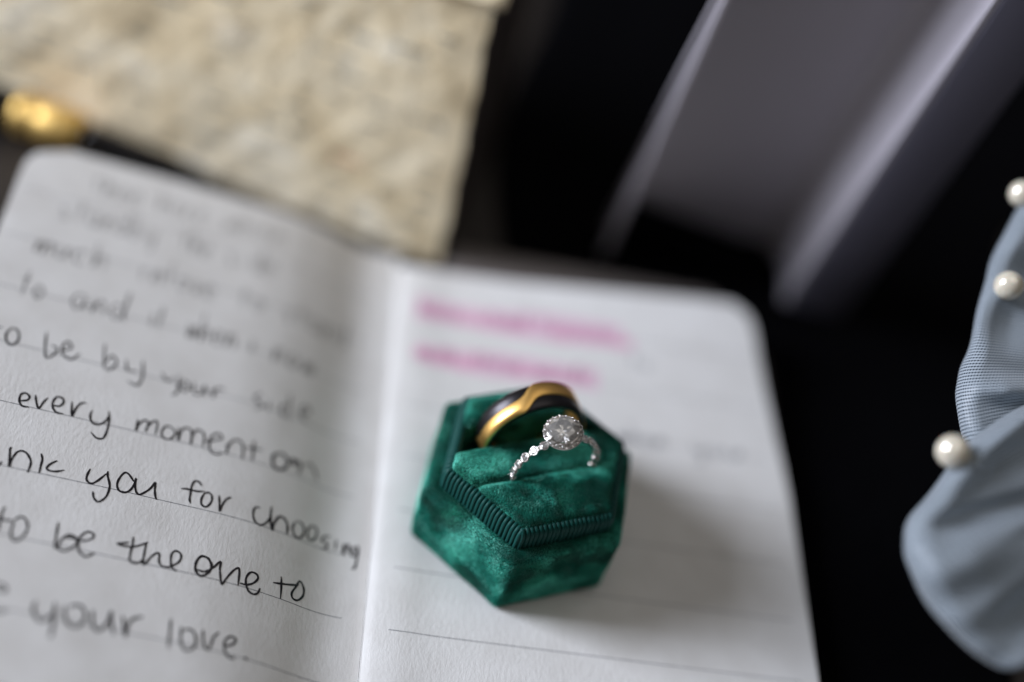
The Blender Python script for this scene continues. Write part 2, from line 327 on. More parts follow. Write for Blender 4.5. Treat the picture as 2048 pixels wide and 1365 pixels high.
# ---------------------------------------------------------------- notebook
KX = [-13.2, -12.5, -10.8, -8.6, -7.7, -6.5, -5.7, -4.9, -4.3, -3.7, -3.3, -3.18]
KZ = [2.16, 2.1, 1.86, 1.54, 1.39, 1.19, 1.00, .70, .38, .12, -.02, -.1]
KX = [1.02*k + .112 for k in KX]; KZ = [1.02*k - .50 for k in KZ]
_xs = np.linspace(-14.7, -3.13, 1200); _dx = _xs[1] - _xs[0]; _zs = np.interp(_xs, KX, KZ); _sl = (KZ[1] - KZ[0])/(KX[1] - KX[0])
_zs[_xs < KX[0]] = KZ[0] + _sl*(_xs[_xs < KX[0]] - KX[0])
_zs = -.24 + np.logaddexp(0, (_zs + .24)/.07)*.07
_kk = np.exp(-.5*(np.arange(-60, 61)*_dx/.22)**2); _kk /= _kk.sum()
_zs = np.convolve(np.concatenate([_zs[0] + _sl*np.arange(-60, 0)*_dx, _zs, _zs[-1] - .5*np.arange(1, 61)*_dx]), _kk, 'valid')
def sst(t): t = min(1, max(0, t)); return t*t*(3 - 2*t)
def surf(x, y):
    wv = .012*nz(x, y, .9, 1.0) + .006*nz(x, y, 2.3, 4.0)
    if x < -3.165: return float(np.interp(x, _xs, _zs)) + wv*sst((-3.2 - x)/2)
    lift = .72*sst((x + 2.5)/10)*max(0, (y - 2.2)/5.2)**1.6
    return -.05*math.exp(-((x + 3.155)/.08)) + .05*math.exp(-((x + 2.5)/.6)**2) + lift + wv*.6*sst((math.hypot(x, y) - 2.6)/2)
XL, XG, XR, YT, YB = -12.38, -3.155, 6.965, 7.42, -13.0; YL = 7.92
def page_grid(x0, x1, top, outer, nx=90, ny=110, rc=.95, dz=0.):
    """grid of a page with one rounded outer corner (outer=-1 left, +1 right)"""
    V = []; F = []
    for j in range(ny + 1):
        for i in range(nx + 1):
            u = i/nx; v = (j/ny); v = 1 - (1 - v)**1.0; y = YB + (top - YB)*v; a, c = x0, x1
            d = top - y
            if d < rc:
                cut = rc - math.sqrt(max(0, rc*rc - (rc - d)**2))
                if outer < 0: a += cut
                else: c -= cut*.6
            if outer > 0: c -= .55*sst((y - 1.5)/6)
            x = a + (c - a)*u; V.append((x, y, surf(x, y) + dz))
    for j in range(ny):
        for i in range(nx): q = j*(nx + 1) + i; F.append((q, q + 1, q + nx + 2, q + nx + 1))
    return V, F
def block(x0, x1, top, outer, ztop, zbot, rc=.95, nx=40):
    """thick pile of pages following the page's curve"""
    pts = []
    for k in range(13):
        a = math.pi/2*k/12
        pts.append((rc*(1 - math.sin(a)), rc*(1 - math.cos(a))))  # (inset x, inset y) along corner
    if outer < 0:
        out = [(x1 + (x0 + rc - x1)*i/nx, top) for i in range(nx)] + [(x0 + ix, top - iy) for ix, iy in [(rc*(1 - math.sin(math.pi/2*k/12)), rc*(1 - math.cos(math.pi/2*k/12))) for k in range(13)]]
        out += [(x0, top - rc - (top - rc - YB)*i/20) for i in range(1, 21)] + [(x0 + (x1 - x0)*i/nx, YB) for i in range(1, nx + 1)]
    else:
        out = [(x0 + (x1 - rc - x0)*i/nx, top) for i in range(nx)] + [(x1 - rc*(1 - math.sin(math.pi/2*k/12)), top - rc*(1 - math.cos(math.pi/2*k/12))) for k in range(13)]
        out += [(x1, top - rc - (top - rc - YB)*i/20) for i in range(1, 21)] + [(x1 + (x0 - x1)*i/nx, YB) for i in range(1, nx + 1)]
    if outer > 0: out = [(x - (.55*sst((y - 1.5)/6)*(x - x0)/(x1 - x0)), y) for x, y in out]
    bb = B(); rings = []
    for zf in (0, 1): rings.append([(x, y, (surf(x, y) + ztop) if zf == 0 else zbot(x, y)) for x, y in out])
    bb.loft(rings, False, False); return bb.V, bb.F, out
nb = thing('notebook', (-3.2, -3, -.64), 'open ruled notebook with handwritten vows on its left page, lying under the green ring box', 'notebook')
V, F = page_grid(XL, XG - .012, YL, -1); mk('left_page', V, F, M_page, nb, label='curved left page full of black handwriting')
V, F = page_grid(XG - .005, XR, YT, 1); mk('right_page', V, F, M_page, nb, label='right page with two pink highlighted lines at its top')
# lower sheets, a little proud of the top ones, and the piles of pages
V, F = page_grid(XL - .20, XG - .012, YL + .13, -1, 50, 60, dz=-.05); mk('under_sheet', V, F, M_page, nb)
V, F = page_grid(XG - .002, XR + .04, YT + .10, 1, 50, 60, dz=-.05); mk('under_sheet', V, F, M_page, nb)
V, F, _ = block(XL - .18, XG - .005, YL + .10, -1, -.06, lambda x, y: max(-.50, surf(x, y) - .9)); mk('page_block', V, F, M_block, nb)
V, F, _ = block(XG, XR + .02, YT + .08, 1, -.06, lambda x, y: -.50); mk('page_block', V, F, M_block, nb)
for x0, x1, outer, zz in ((XL - .30, XG - .02, -1, lambda x, y: max(-.505, surf(x, y) - .9)), (XG + .02, XR + .16, 1, lambda x, y: -.508)):
    bb = B(); _, _, ol = block(x0, x1, YT + .25, outer, 0, zz)
    top = [(x, y, zz(x, y) - .002) for x, y in ol]; bot = [(x, y, zz(x, y) - .045) for x, y in ol]
    bb.loft([top, bot], False, False)
    n = len(ol); h = 0
    # strips across to close top and bottom
    for face, L in ((0, top), (1, bot)):
        gx = 40; gv = []; gf = []
        for j in range(2):
            for i in range(gx + 1):
                x = x0 + (x1 - x0)*i/gx; y = (YB, YT + .25 - .9)[j]; gv.append((x, y, zz(x, y) - (.002 if face == 0 else .045)))
        gf = [(i, i + 1, i + gx + 2, i + gx + 1) for i in range(gx)]; bb.add(gv, gf)
    mk('cover_board', bb.V, bb.F, M_cover, nb)

EPS = .0035
def ribbon(bb, pts, w, eps=EPS, taper=True):
    """a flat pen stroke lying on the page"""
    P = catmull(pts, 5) if len(pts) > 2 else [np.array(pts[0], float) + (np.array(pts[1], float) - np.array(pts[0], float))*k/6 for k in range(7)]
    V = []; n = len(P)
    for i, p in enumerate(P):
        t = P[min(i + 1, n - 1)] - P[max(i - 1, 0)]; L = math.hypot(*t) or 1; nx_, ny_ = -t[1]/L, t[0]/L
        ww = w*(.5 + .5*min(1, min(i, n - 1 - i)/2.5)) if taper else w
        ww *= 1 + .10*math.sin(i*.9 + p[0]*3)
        for s in (-.5, .5):
            x, y = p[0] + nx_*ww*s, p[1] + ny_*ww*s; V.append((x, y, surf(x, y) + eps))
    return bb.add(V, [(2*i, 2*i + 1, 2*i + 3, 2*i + 2) for i in range(n - 1)])
for text, strokes in INK.items():
    bb = B()
    for wf, pts in strokes: ribbon(bb, [((x/1000. if x < -3750 else -3.75 + (x/1000. + 3.75)*.62), y/1000.) for x, y in pts], .047*wf)
    mk('handwriting', bb.V, bb.F, M_ink, nb, label='handwritten words: ' + text)
# a plain script alphabet for the lines that the lens blurs
G = {'a': [[(.8, .9), (.3, 1), (0, .5), (.3, 0), (.7, .3), (.8, .9), (.75, .2), (1, 0)]], 'b': [[(.1, 2), (.05, .1), (.4, 0), (.8, .4), (.5, .9), (.05, .6)]],
 'c': [[(.8, .85), (.3, 1), (0, .5), (.3, 0), (.8, .15)]], 'd': [[(.8, .8), (.3, 1), (0, .5), (.3, 0), (.7, .3), (.85, 2), (.8, .3), (1, 0)]],
 'e': [[(.05, .5), (.8, .6), (.5, 1), (.05, .6), (.3, 0), (.9, .15)]], 'h': [[(.1, 2), (.1, 0), (.3, .8), (.7, .9), (.8, 0)]], 'i': [[(.3, 1), (.3, 0)]],
 'l': [[(.3, 2), (.3, 0)]], 'm': [[(0, 1), (0, 0), (.25, .9), (.5, .8), (.5, 0), (.75, .9), (1, .8), (1, 0)]], 'n': [[(.1, 1), (.1, 0), (.3, .8), (.7, .9), (.8, 0)]],
 'o': [[(.4, 1), (.05, .5), (.4, 0), (.8, .5), (.4, 1)]], 'p': [[(.1, 1), (.1, -.9)], [(.1, .8), (.7, .9), (.7, .2), (.1, .1)]], 'r': [[(.2, 1), (.2, 0), (.4, .8), (.8, .9)]],
 's': [[(.7, .9), (.2, .9), (.3, .5), (.7, .35), (.5, 0), (.05, .1)]], 't': [[(.4, 1.7), (.4, 0)], [(0, 1.1), (.8, 1.15)]], 'u': [[(.1, 1), (.1, .2), (.5, 0), (.8, .9), (.8, 0)]],
 'v': [[(.1, 1), (.4, 0), (.8, 1)]], 'w': [[(0, 1), (.2, 0), (.5, .8), (.75, 0), (1, 1)]], 'y': [[(.1, 1), (.2, .2), (.6, .2), (.8, .9)], [(.8, 1), (.7, -.6), (.2, -.8)]],
 'k': [[(.1, 2), (.1, 0)], [(.8, 1), (.2, .5), (.8, 0)]], 'f': [[(.8, 1.8), (.4, 1.6), (.3, 0)], [(0, 1), (.7, 1.05)]]}
def write(words, y, h, mat_, w=.05, slope=0., eps=EPS, name='handwriting', label=None):
    bb = B()
    for x0, x1, word in words:
        cw = (x1 - x0)/len(word)
        for k, ch in enumerate(word):
            for st in G[ch]: ribbon(bb, [(x0 + cw*(k + .08 + .8*px) + random.uniform(-.01, .01), y + slope*(x0 + cw*k) + h*py + random.uniform(-.015, .015)) for px, py in st], w, eps)
    mk(name, bb.V, bb.F, mat_, nb, label=label)
write([(-10.95, -9.7, 'then'), (-9.35, -8.1, 'here'), (-7.7, -6.1, 'when')], 6.3*1.02+.354, .40, M_ink, .026, label='blurred first line of handwriting')
write([(-11.45, -9.1, 'standby'), (-8.6, -7.8, 'the'), (-7.5, -6.2, 'side')], 5.2*1.02+.354, .40, M_ink, .027, label='blurred second line of handwriting')
write([(-11.7, -10.0, 'much'), (-9.35, -7.5, 'inlove'), (-7.0, -6.3, 'to'), (-5.9, -4.2, 'stand')], 3.95*1.02+.354, .42, M_ink, .029, label='blurred third line of handwriting')
write([(-11.75, -11.1, 'to'), (-10.6, -9.3, 'and'), (-8.85, -8.5, 'it'), (-8.0, -6.8, 'when'), (-6.55, -6.3, 'i'), (-6.0, -4.9, 'now')], 2.62*1.02+.354, .45, M_ink, .034, label='blurred fourth line of handwriting')
# rulings
bb = B(); bl = B()
yk = -1.8 + 1.528*6
for k in range(14):
    y = yk - 1.528*k
    if y > 7.1: continue
    ribbon(bb, [(XL + .02 + (XG - .5 - XL)*i/40, y*1.02 + .354) for i in range(41)], .017, .002, False)
    ribbon(bl, [(XG + .5 + (XR - XG - .9)*i/30, y) for i in range(31)], .017, .002, False)
mk('ruled_lines', bb.V, bb.F, M_rule, nb); mk('ruled_lines', bl.V, bl.F, M_rule, nb)
def hl(x0, x1, y0, y1, eps):
    V = []; n = 40
    for i in range(n + 1):
        x = x0 + (x1 - x0)*i/n
        for y in (y0, y1): yy = y + .05*math.sin(x*1.7 + y*3) + .015*math.sin(x*9 + y); V.append((x, yy, surf(x, yy) + eps))
    mk('highlighter_stroke', V, [(2*i, 2*i + 2, 2*i + 3, 2*i + 1) for i in range(n)], M_pink if eps < .004 else M_pink2, nb)
hl(-2.62, 2.80, 5.62, 6.35, .0025); hl(-2.5, 2.15, 4.15, 4.82, .0025)
hl(-2.3, .4, 5.75, 6.02, .0045); hl(.9, 3.1, 5.58, 5.95, .0045); hl(-2.6, -.9, 4.3, 4.62, .0045); hl(-.2, 1.7, 4.2, 4.45, .0045)
EPS = .006
write([(-2.5, -1.4, 'here'), (-1.0, .3, 'stand'), (.6, 2.7, 'forever')], 5.82, .30, M_inkp, .055, eps=.006, label='blurred writing under the upper pink highlighting')
write([(-2.4, -1.5, 'with'), (-1.1, .2, 'these'), (.5, 2.0, 'words')], 4.36, .27, M_inkp, .055, eps=.006, label='blurred writing under the lower pink highlighting')
write([(3.0, 3.6, 'to')], 5.0, .28, M_inkg, .04, label='faint short word right of the highlighting')
write([(2.55, 3.9, 'when'), (4.5, 5.9, 'you')], 2.62, .32, M_inkg, .045, label='faint grey writing right of the ring box')

bb = B(); cp = [(-2.9, 7.74), (5.9, 7.74), (6.0, 8.8), (5.8, 8.95), (-1.6, 9.1), (-1.9, 8.0)]  # added card stands in for the grey band behind the page
bb.loft([[(x, y, z) for x, y in cp] for z in (-.552, -.535)], True, True)
o = mk('added_grey_card', bb.V, bb.F, M_card, smooth=False); tag(o, 'narrow brown grey card added just behind the right page of the notebook', 'card')

# ---------------------------------------------------------------- ring box
A0 = math.radians(20.833); E1 = Vector((math.cos(A0), math.sin(A0), 0)); E2 = Vector((-math.sin(A0), math.cos(A0), 0)); EZ = Vector((0, 0, 1))
def L2W(a, c, z): return E1*a + E2*c + EZ*z
HR, HT = 1.84, 2.50
def hexa(r): return [(r*math.cos(k*math.pi/3), r*math.sin(k*math.pi/3)) for k in range(6)]
def inset(poly, o):
    n = len(poly); out = []
    for i in range(n):
        p0, p1, p2 = (np.array(poly[(i + d) % n], float) for d in (-1, 0, 1))
        def line(a, c): t = (c - a)/np.linalg.norm(c - a); nn = np.array([-t[1], t[0]]); return nn, nn @ a + o
        n1, d1 = line(p0, p1); n2, d2 = line(p1, p2); out.append(tuple(np.linalg.solve(np.array([n1, n2]), np.array([d1, d2]))))
    return out
def rpoly(poly, r, nc=6, ne=14):
    """rounded convex polygon with a fixed number of points"""
    n = len(poly); seg = []
    for i in range(n):
        p0, p1, p2 = (np.array(poly[(i + d) % n], float) for d in (-1, 0, 1))
        a = (p0 - p1)/np.linalg.norm(p0 - p1); c = (p2 - p1)/np.linalg.norm(p2 - p1)
        ha = math.acos(max(-1, min(1, a @ c)))/2; tl = min(r/math.tan(ha), .45*min(np.linalg.norm(p0 - p1), np.linalg.norm(p2 - p1)))
        s, e = p1 + a*tl, p1 + c*tl
        seg.append([(1 - t)**2*s + 2*t*(1 - t)*p1 + t*t*e for t in [k/nc for k in range(nc + 1)]])
    out = []
    for i in range(n):
        out += seg[i]; s, e = seg[i][-1], seg[(i + 1) % n][0]
        out += [s + (e - s)*k/ne for k in range(1, ne)]
    return out
def solid(poly, prof, rc, wob=0., seed=0., fill=6, fillz=None):
    """loft a rounded polygon through (inset, z) stations, then fill the last loop towards its centre"""
    rings = []
    for o_, z in prof:
        q = rpoly(inset(poly, o_) if abs(o_) > 1e-6 else poly, max(rc - o_*.6, .03))
        rings.append([(x, y, z) for x, y in q])
    if fill:
        cx = np.mean([p[0] for p in rings[-1]]); cy = np.mean([p[1] for p in rings[-1]]); last = rings[-1]
        for k in range(1, fill + 1):
            s = 1 - k/fill*.97; rings.append([(cx + (x - cx)*s, cy + (y - cy)*s, z + (fillz or 0)*(1 - s*s)) for x, y, z in last])
    if wob:
        rings = [[(x + wob*nz(x*3, z*4, 1.1, seed), y + wob*nz(y*3, z*4, 1.3, seed + 2), z + (wob*1.1*nz(x, y, 3.1, seed + 4) if z > .1 else 0)) for x, y, z in r] for r in rings]
    bb = B().loft([[L2W(*p) for p in r] for r in rings], True, True); return bb
box = thing('ring_box', (0, 0, 0), 'hexagonal emerald green velvet ring box, open, holding two rings on the right page', 'ring box')
VEL = []   # (vertices, faces) that get pile
arc = [(.16*(1 - math.sin(math.pi/2*k/5)), -.16*(1 - math.cos(math.pi/2*k/5))) for k in range(6)]
prof = [(.10, .012), (.03, .05), (0, .12), (0, .5), (0, .9), (0, 1.3)] + [(.16 - .16*math.cos(math.pi/2*k/5), HR - .16 + .16*math.sin(math.pi/2*k/5)) for k in range(6)] + [(.24, HR + .01), (.30, HR - .03), (.34, HR - .25)]
bb = solid(hexa(2.52), prof, .16, .018, 1.0, fill=1); mk('box_body', bb.V, bb.F, M_vel, box); VEL.append((bb.V, bb.F[:len(bb.F)]))
# ribbed ribbon round the raised lip
bb = B(); RA = 2.13
core = B(); core.loft([[L2W(x, y, z) for x, y in rpoly(inset(hexa(RA), o_), .08)] for o_, z in ((.03, HR - .2), (.03, 2.2), (.06, 2.30), (.12, 2.34), (.17, 2.30), (.20, 2.1))], False, False)
bb.add(core.V, core.F)
for k in range(6):
    p = np.array(hexa(RA)[k]); q = np.array(hexa(RA)[(k + 1) % 6]); L = np.linalg.norm(q - p); t = (q - p)/L; nout = np.array([t[1], -t[0]]); n = 21
    for i in range(n):
        c0 = p + t*L*(i + .5)/n; w = L/n*.50; path = [(0, HR - .06), (0.0, 1.98), (.002, 2.12), (0, 2.22), (-.018, 2.285), (-.055, 2.335), (-.10, 2.35), (-.145, 2.33), (-.165, 2.27)]
        jit = random.uniform(-.008, .008); V = []
        for m_, (oo, z) in enumerate(path):
            a_ = math.pi/2 if m_ < 3 else (0 if m_ > 7 else math.pi/2)
            d = np.array([path[min(m_ + 1, 8)][0] - path[max(m_ - 1, 0)][0], path[min(m_ + 1, 8)][1] - path[max(m_ - 1, 0)][1]]); d /= np.linalg.norm(d)
            nn = np.array([d[1], -d[0]])     # outward / up normal in the (out, z) plane
            for s in range(6):
                an = math.pi*s/5; lat = -math.cos(an)*w; hgt = math.sin(an)*w*1.05
                P = c0 + nout*(oo + nn[0]*hgt) + t*(lat + jit); V.append(L2W(P[0], P[1], z + nn[1]*hgt))
        bb.add(V, [(m_*6 + s, m_*6 + s + 1, (m_ + 1)*6 + s + 1, (m_ + 1)*6 + s) for m_ in range(8) for s in range(5)])
mk('ribbed_ribbon', bb.V, bb.F, M_rib, box, kind='stuff')
# the three cushions between the two slots
def clip(poly, c, d, keep):      # keep the side where keep*(y) >= keep*c
    out = []; n = len(poly)
    for i in range(n):
        p, q = poly[i], poly[(i + 1) % n]; fp, fq = keep*(p[1] - c), keep*(q[1] - c)
        if fp >= 0: out.append(p)
        if fp*fq < 0: t = fp/(fp - fq); out.append((p[0] + (q[0] - p[0])*t, p[1] + (q[1] - p[1])*t))
    return out
hx = hexa(2.0)
slabs = [(clip(hx, -.515, 0, -1), .22, .05, 3.), (clip(clip(hx, -.50, 0, 1), .36, 0, -1), .14, .02, 7.), (clip(hx, .98, 0, 1), .20, .02, 9.)]
for poly, rr, dome, seed in slabs:
    prof = [(.03, HR - .3), (0, HR + .1)] + [(rr - rr*math.cos(math.pi/2*k/6), HT - rr + rr*math.sin(math.pi/2*k/6)) for k in range(7)]
    bb = solid(poly, prof, .13, .020, seed, fill=8, fillz=dome); mk('cushion', bb.V, bb.F, M_vel, box); VEL.append((bb.V, bb.F))
# floor under the slots
bb = B().loft([[L2W(x, y, z) for x, y in hexa(2.1)] for z in (HR - .32, HR - .25)], True, True); mk('slot_floor', bb.V, bb.F, M_vel, box)
# pile
_wr = np.random.default_rng(5)
_W = [[(_wr.normal(0, 1, 3), 2*math.pi/_wr.uniform(.22, 2.6), _wr.uniform(0, 6.28)) for _ in range(26)] for _ in range(4)]
def _field(P, k):
    f = 0
    for d, q, ph in _W[k]: f = f + np.sin(P @ (d/np.linalg.norm(d))*q + ph)*(6/q)**.35
    return f/3.2
def pile(VF, dens, length, width):
    V, F = VF; V = np.array([tuple(v) for v in V]); T = []
    for f in F:
        for k in range(1, len(f) - 1): T.append((f[0], f[k], f[k + 1]))
    T = np.array(T); a, b_, c = V[T[:, 0]], V[T[:, 1]], V[T[:, 2]]; N = np.cross(b_ - a, c - a); Ar = np.linalg.norm(N, axis=1)/2
    N = N/np.maximum(2*Ar[:, None], 1e-12)
    # smooth vertex normals
    VN = np.zeros_like(V)
    for k in range(3): np.add.at(VN, T[:, k], N*Ar[:, None])
    VN /= np.maximum(np.linalg.norm(VN, axis=1)[:, None], 1e-12)
    cen = (a + b_ + c)/3; ok = (cen[:, 2] > .03); Ar = Ar*ok
    n = int(Ar.sum()*dens); idx = rng.choice(len(T), n, p=Ar/Ar.sum()); u = rng.random((n, 2)); s = np.sqrt(u[:, 0]); w0, w1, w2 = 1 - s, s*(1 - u[:, 1]), s*u[:, 1]
    P = a[idx]*w0[:, None] + b_[idx]*w1[:, None] + c[idx]*w2[:, None]
    NN = VN[T[idx, 0]]*w0[:, None] + VN[T[idx, 1]]*w1[:, None] + VN[T[idx, 2]]*w2[:, None]; NN /= np.maximum(np.linalg.norm(NN, axis=1)[:, None], 1e-9)
    # lay of the pile: broad crushed patches
    x, y, z = P.T
    lay = np.stack([_field(P, 1), _field(P, 2), _field(P, 3) - .5], 1)
    lay -= (lay*NN).sum(1)[:, None]*NN
    D = NN + lay*.8 + rng.normal(0, .15, (n, 3)); D /= np.linalg.norm(D, axis=1)[:, None]
    Ln = length*rng.uniform(.6, 1.15, n); side = np.cross(D, rng.normal(0, 1, (n, 3))); side /= np.linalg.norm(side, axis=1)[:, None]
    wv = width*rng.uniform(.7, 1.3, n); P0 = P - NN*.004
    A = P0 - side*wv[:, None]; Bq = P0 + side*wv[:, None]; Tp = P0 + D*Ln[:, None]
    C_ = Tp + side*wv[:, None]*.35; D_ = Tp - side*wv[:, None]*.35
    return np.stack([A, Bq, C_, D_], 1).reshape(-1, 3), np.arange(4*n).reshape(-1, 4)
PV = []; PF = []; no = 0
for i, vf in enumerate(VEL):
    v, f = pile(vf, 7600 if i else 6400, .050, .0028); PV.append(v); PF.append(f + no); no += len(v)
PV = np.concatenate(PV); PF = np.concatenate(PF)
me = bpy.data.meshes.new('velvet_pile'); me.vertices.add(len(PV)); me.vertices.foreach_set('co', (PV*CM).ravel())
me.loops.add(PF.size); me.loops.foreach_set('vertex_index', PF.ravel().astype(np.int32)); me.polygons.add(len(PF))
me.polygons.foreach_set('loop_start', np.arange(0, PF.size, 4).astype(np.int32)); me.polygons.foreach_set('loop_total', np.full(len(PF), 4, np.int32))
me.materials.append(M_pile); me.update(calc_edges=True)
o = bpy.data.objects.new('velvet_pile', me); COL.objects.link(o); o.parent = box; tag(o, kind='stuff')

# ---------------------------------------------------------------- wedding band: black with a gold wave
band = thing('wedding_band', tuple(L2W(.05, .68, HT - .02)), 'wide black ring with wavy gold stripe in the rear slot of the green box', 'ring')
BC = (.05, .68, HT - .03); RO, RI, HW = 1.155, 1.03, .31
def bandpt(th, e, r): return L2W(BC[0] + r*math.cos(th), BC[1] + e, BC[2] + r*math.sin(th))
NT = 144; prof = [(-HW, RI + .02), (-HW, RO - .03), (-HW + .03, RO), (-.15, RO + .004), (0, RO + .006), (.15, RO + .004), (HW - .03, RO), (HW, RO - .03), (HW, RI + .02), (HW - .03, RI), (-HW + .03, RI)]
V = [bandpt(2*math.pi*i/NT, e, r) for i in range(NT) for e, r in prof]; n = len(prof)
F = [(i*n + k, ((i + 1) % NT)*n + k, ((i + 1) % NT)*n + (k + 1) % n, i*n + (k + 1) % n) for i in range(NT) for k in range(n)]
mk('band', V, F, M_tung, band)
def stripe_c(th):
    d = math.degrees(th); return .165*math.tanh(3.2*math.cos(math.radians(2*(d - 60))))
V = []; sp = [(-1, -.02), (-1, .020), (-.86, .036), (0, .040), (.86, .036), (1, .020), (1, -.02)]; n = len(sp); F = []
for i in range(NT):
    th = 2*math.pi*i/NT; c = stripe_c(th); hw = .180
    for s, h in sp:
        e = max(-HW - .004, min(HW + .004, c + s*hw)); V.append(bandpt(th, e, RO + h))
F = [(i*n + k, ((i + 1) % NT)*n + k, ((i + 1) % NT)*n + k + 1, i*n + k + 1) for i in range(NT) for k in range(n - 1)]
mk('gold_wave', V, F, M_gold, band)
# gold lining inside
V = [bandpt(2*math.pi*i/NT, e, RI - .012) for i in range(NT) for e in (-HW + .02, HW - .02)]
mk('gold_lining', V, [(2*i, 2*i + 1, (2*i + 3) % (2*NT), (2*i + 2) % (2*NT)) for i in range(NT)], M_gold, band)

# ---------------------------------------------------------------- engagement ring
ring = thing('engagement_ring', tuple(L2W(.14, -.51, HT)), 'white gold diamond engagement ring standing in the front slot of the green box', 'ring')
RC = (.14, -.51, HT + .12); RS = .985
def ringM(th, r, off=0.):       # frame at angle th: z outward, x along the band, y across
    p = L2W(RC[0] + r*math.cos(th), RC[1] + off, RC[2] + r*math.sin(th)) - Vector(L2W(.14, -.51, HT))
    z = E1*math.cos(th) + EZ*math.sin(th); y = E2; x = y.cross(z)
    Mx = Matrix(((x.x, y.x, z.x, p.x*CM), (x.y, y.y, z.y, p.y*CM), (x.z, y.z, z.z, p.z*CM), (0, 0, 0, 1))); return Mx
def brilliant(d, name):
    """a round brilliant cut stone of diameter d, girdle at z=0, table up"""
    r = d/2; P = []
    for k in range(8): a = 2*math.pi*(k + .5)/8; P.append((.55*r*math.cos(a), .55*r*math.sin(a), .31*r))
    for k in range(8): a = 2*math.pi*k/8; P.append((.79*r*math.cos(a), .79*r*math.sin(a), .215*r))
    for k in range(16):
        a = 2*math.pi*k/16
        for z in (.03, -.03): P.append((r*math.cos(a), r*math.sin(a), z*r))
    for k in range(8): a = 2*math.pi*(k + .5)/8; P.append((.30*r*math.cos(a), .30*r*math.sin(a), -.63*r))
    for k in range(8): a = 2*math.pi*k/8; P.append((.55*r*math.cos(a), .55*r*math.sin(a), -.40*r))
    P.append((0, 0, -.88*r))
    bm = bmesh.new(); [bm.verts.new(Vector(p)*CM) for p in P]; bmesh.ops.convex_hull(bm, input=bm.verts[:])
    bmesh.ops.recalc_face_normals(bm, faces=bm.faces[:]); me = bpy.data.meshes.new(name); bm.to_mesh(me); bm.free(); me.materials.append(M_gem); return me
def mesh_of(bb, name, m, smooth=True):
    me = bpy.data.meshes.new(name); me.from_pydata([tuple(c*CM for c in v) for v in bb.V], [], bb.F); me.materials.append(m)
    if smooth: me.polygons.foreach_set('use_smooth', [True]*len(me.polygons))
    return me
# wire
bb = B(); bb.tube([L2W(RC[0] + (RS - .06)*math.cos(t), RC[1], RC[2] + (RS - .06)*math.sin(t)) for t in [2*math.pi*i/96 for i in range(96)]], .022, 8, closed=True)
mk('shank', bb.V, bb.F, M_silver, ring)
# small round settings along the shank
d_s = .172; me_s = brilliant(d_s, 'side_stone')
bb = B(); r0 = d_s/2
def ringprof(bb, prof, n=20):
    V = [(r*math.cos(2*math.pi*i/n), r*math.sin(2*math.pi*i/n), z) for i in range(n) for r, z in prof]; k_ = len(prof)
    bb.add(V, [(i*k_ + k, ((i + 1) % n)*k_ + k, ((i + 1) % n)*k_ + k + 1, i*k_ + k + 1) for i in range(n) for k in range(k_ - 1)]); return bb
ringprof(bb, [(.004, -.125), (r0*.5, -.112), (r0*.92, -.07), (r0 + .020, -.02), (r0 + .022, .012), (r0 + .004, .022), (r0 - .008, .012), (r0 - .004, -.012), (r0*.5, -.09)])
for k in range(4): a = math.pi/4 + k*math.pi/2; bb.sphere((r0*math.cos(a), r0*math.sin(a), .018), .019, 8, 6)
me_b = mesh_of(bb, 'side_setting', M_silver)
bb = B(); bb.sphere((0, .034, .0), .024, 10, 7); bb.sphere((0, -.034, .0), .024, 10, 7); bb.tube([(-.05, 0, -.03), (.05, 0, -.03)], .018, 8); me_bead = mesh_of(bb, 'bead_pair', M_silver)
TH0 = 97.0
for side in (1, -1):
    for k in range(8):
        th = math.radians(TH0 + side*(22 + 14.2*k))
        s = place('side_setting', me_b, ring, ringM(th, RS)); place('side_stone', me_s, s, Matrix.Translation((0, 0, .004*CM)))
        place('bead_pair', me_bead, ring, ringM(math.radians(TH0 + side*(22 + 14.2*(k + .5))), RS - .015))
# head
HM = ringM(math.radians(TH0), RS + .30) @ Matrix.Rotation(math.radians(-5), 4, 'Y')
d_c = .655; me_c = brilliant(d_c, 'centre_stone'); place('centre_stone', me_c, ring, HM @ Matrix.Translation((0, 0, .07*CM)), 'large round centre diamond')
rc = d_c/2
bb = B(); ringprof(bb, [(rc - .01, .035), (rc + .012, .045), (rc + .02, .02), (rc + .01, -.03), (rc - .03, -.03)], 40)
ringprof(bb, [(rc - .01, -.06), (rc + .085, -.03), (rc + .10, -.06), (rc + .07, -.115), (rc - .06, -.20), (.13, -.33), (.09, -.33), (rc - .11, -.18)], 40)
me = mesh_of(bb, 'halo_basket', M_silver); place('halo_basket', me, ring, HM)
d_h = .092; me_h = brilliant(d_h, 'halo_stone'); NH = 18
for k in range(NH):
    a = 2*math.pi*(k + .5)/NH; place('halo_stone', me_h, ring, HM @ Matrix.Rotation(a, 4, 'Z') @ Matrix.Translation(((rc + .058)*CM, 0, -.012*CM)) @ Matrix.Rotation(math.radians(32), 4, 'Y'))
bb = B()
for k in range(NH*1):
    a = 2*math.pi*k/NH
    for rr_, zz_, q in ((rc + .03, .03, .020), (rc + .088, -.02, .021)): bb.sphere((rr_*math.cos(a), rr_*math.sin(a), zz_), q, 8, 6)
for k in range(14):
    a = 2*math.pi*(k + .5)/14; bb.tube([(.12*math.cos(a + .25), .12*math.sin(a + .25), -.33), ((rc - .02)*math.cos(a + .1), (rc - .02)*math.sin(a + .1), -.16), ((rc + .05)*math.cos(a), (rc + .05)*math.sin(a), -.07)], .016, 6)
me = mesh_of(bb, 'milgrain_beads', M_silver); place('milgrain_beads', me, ring, HM)
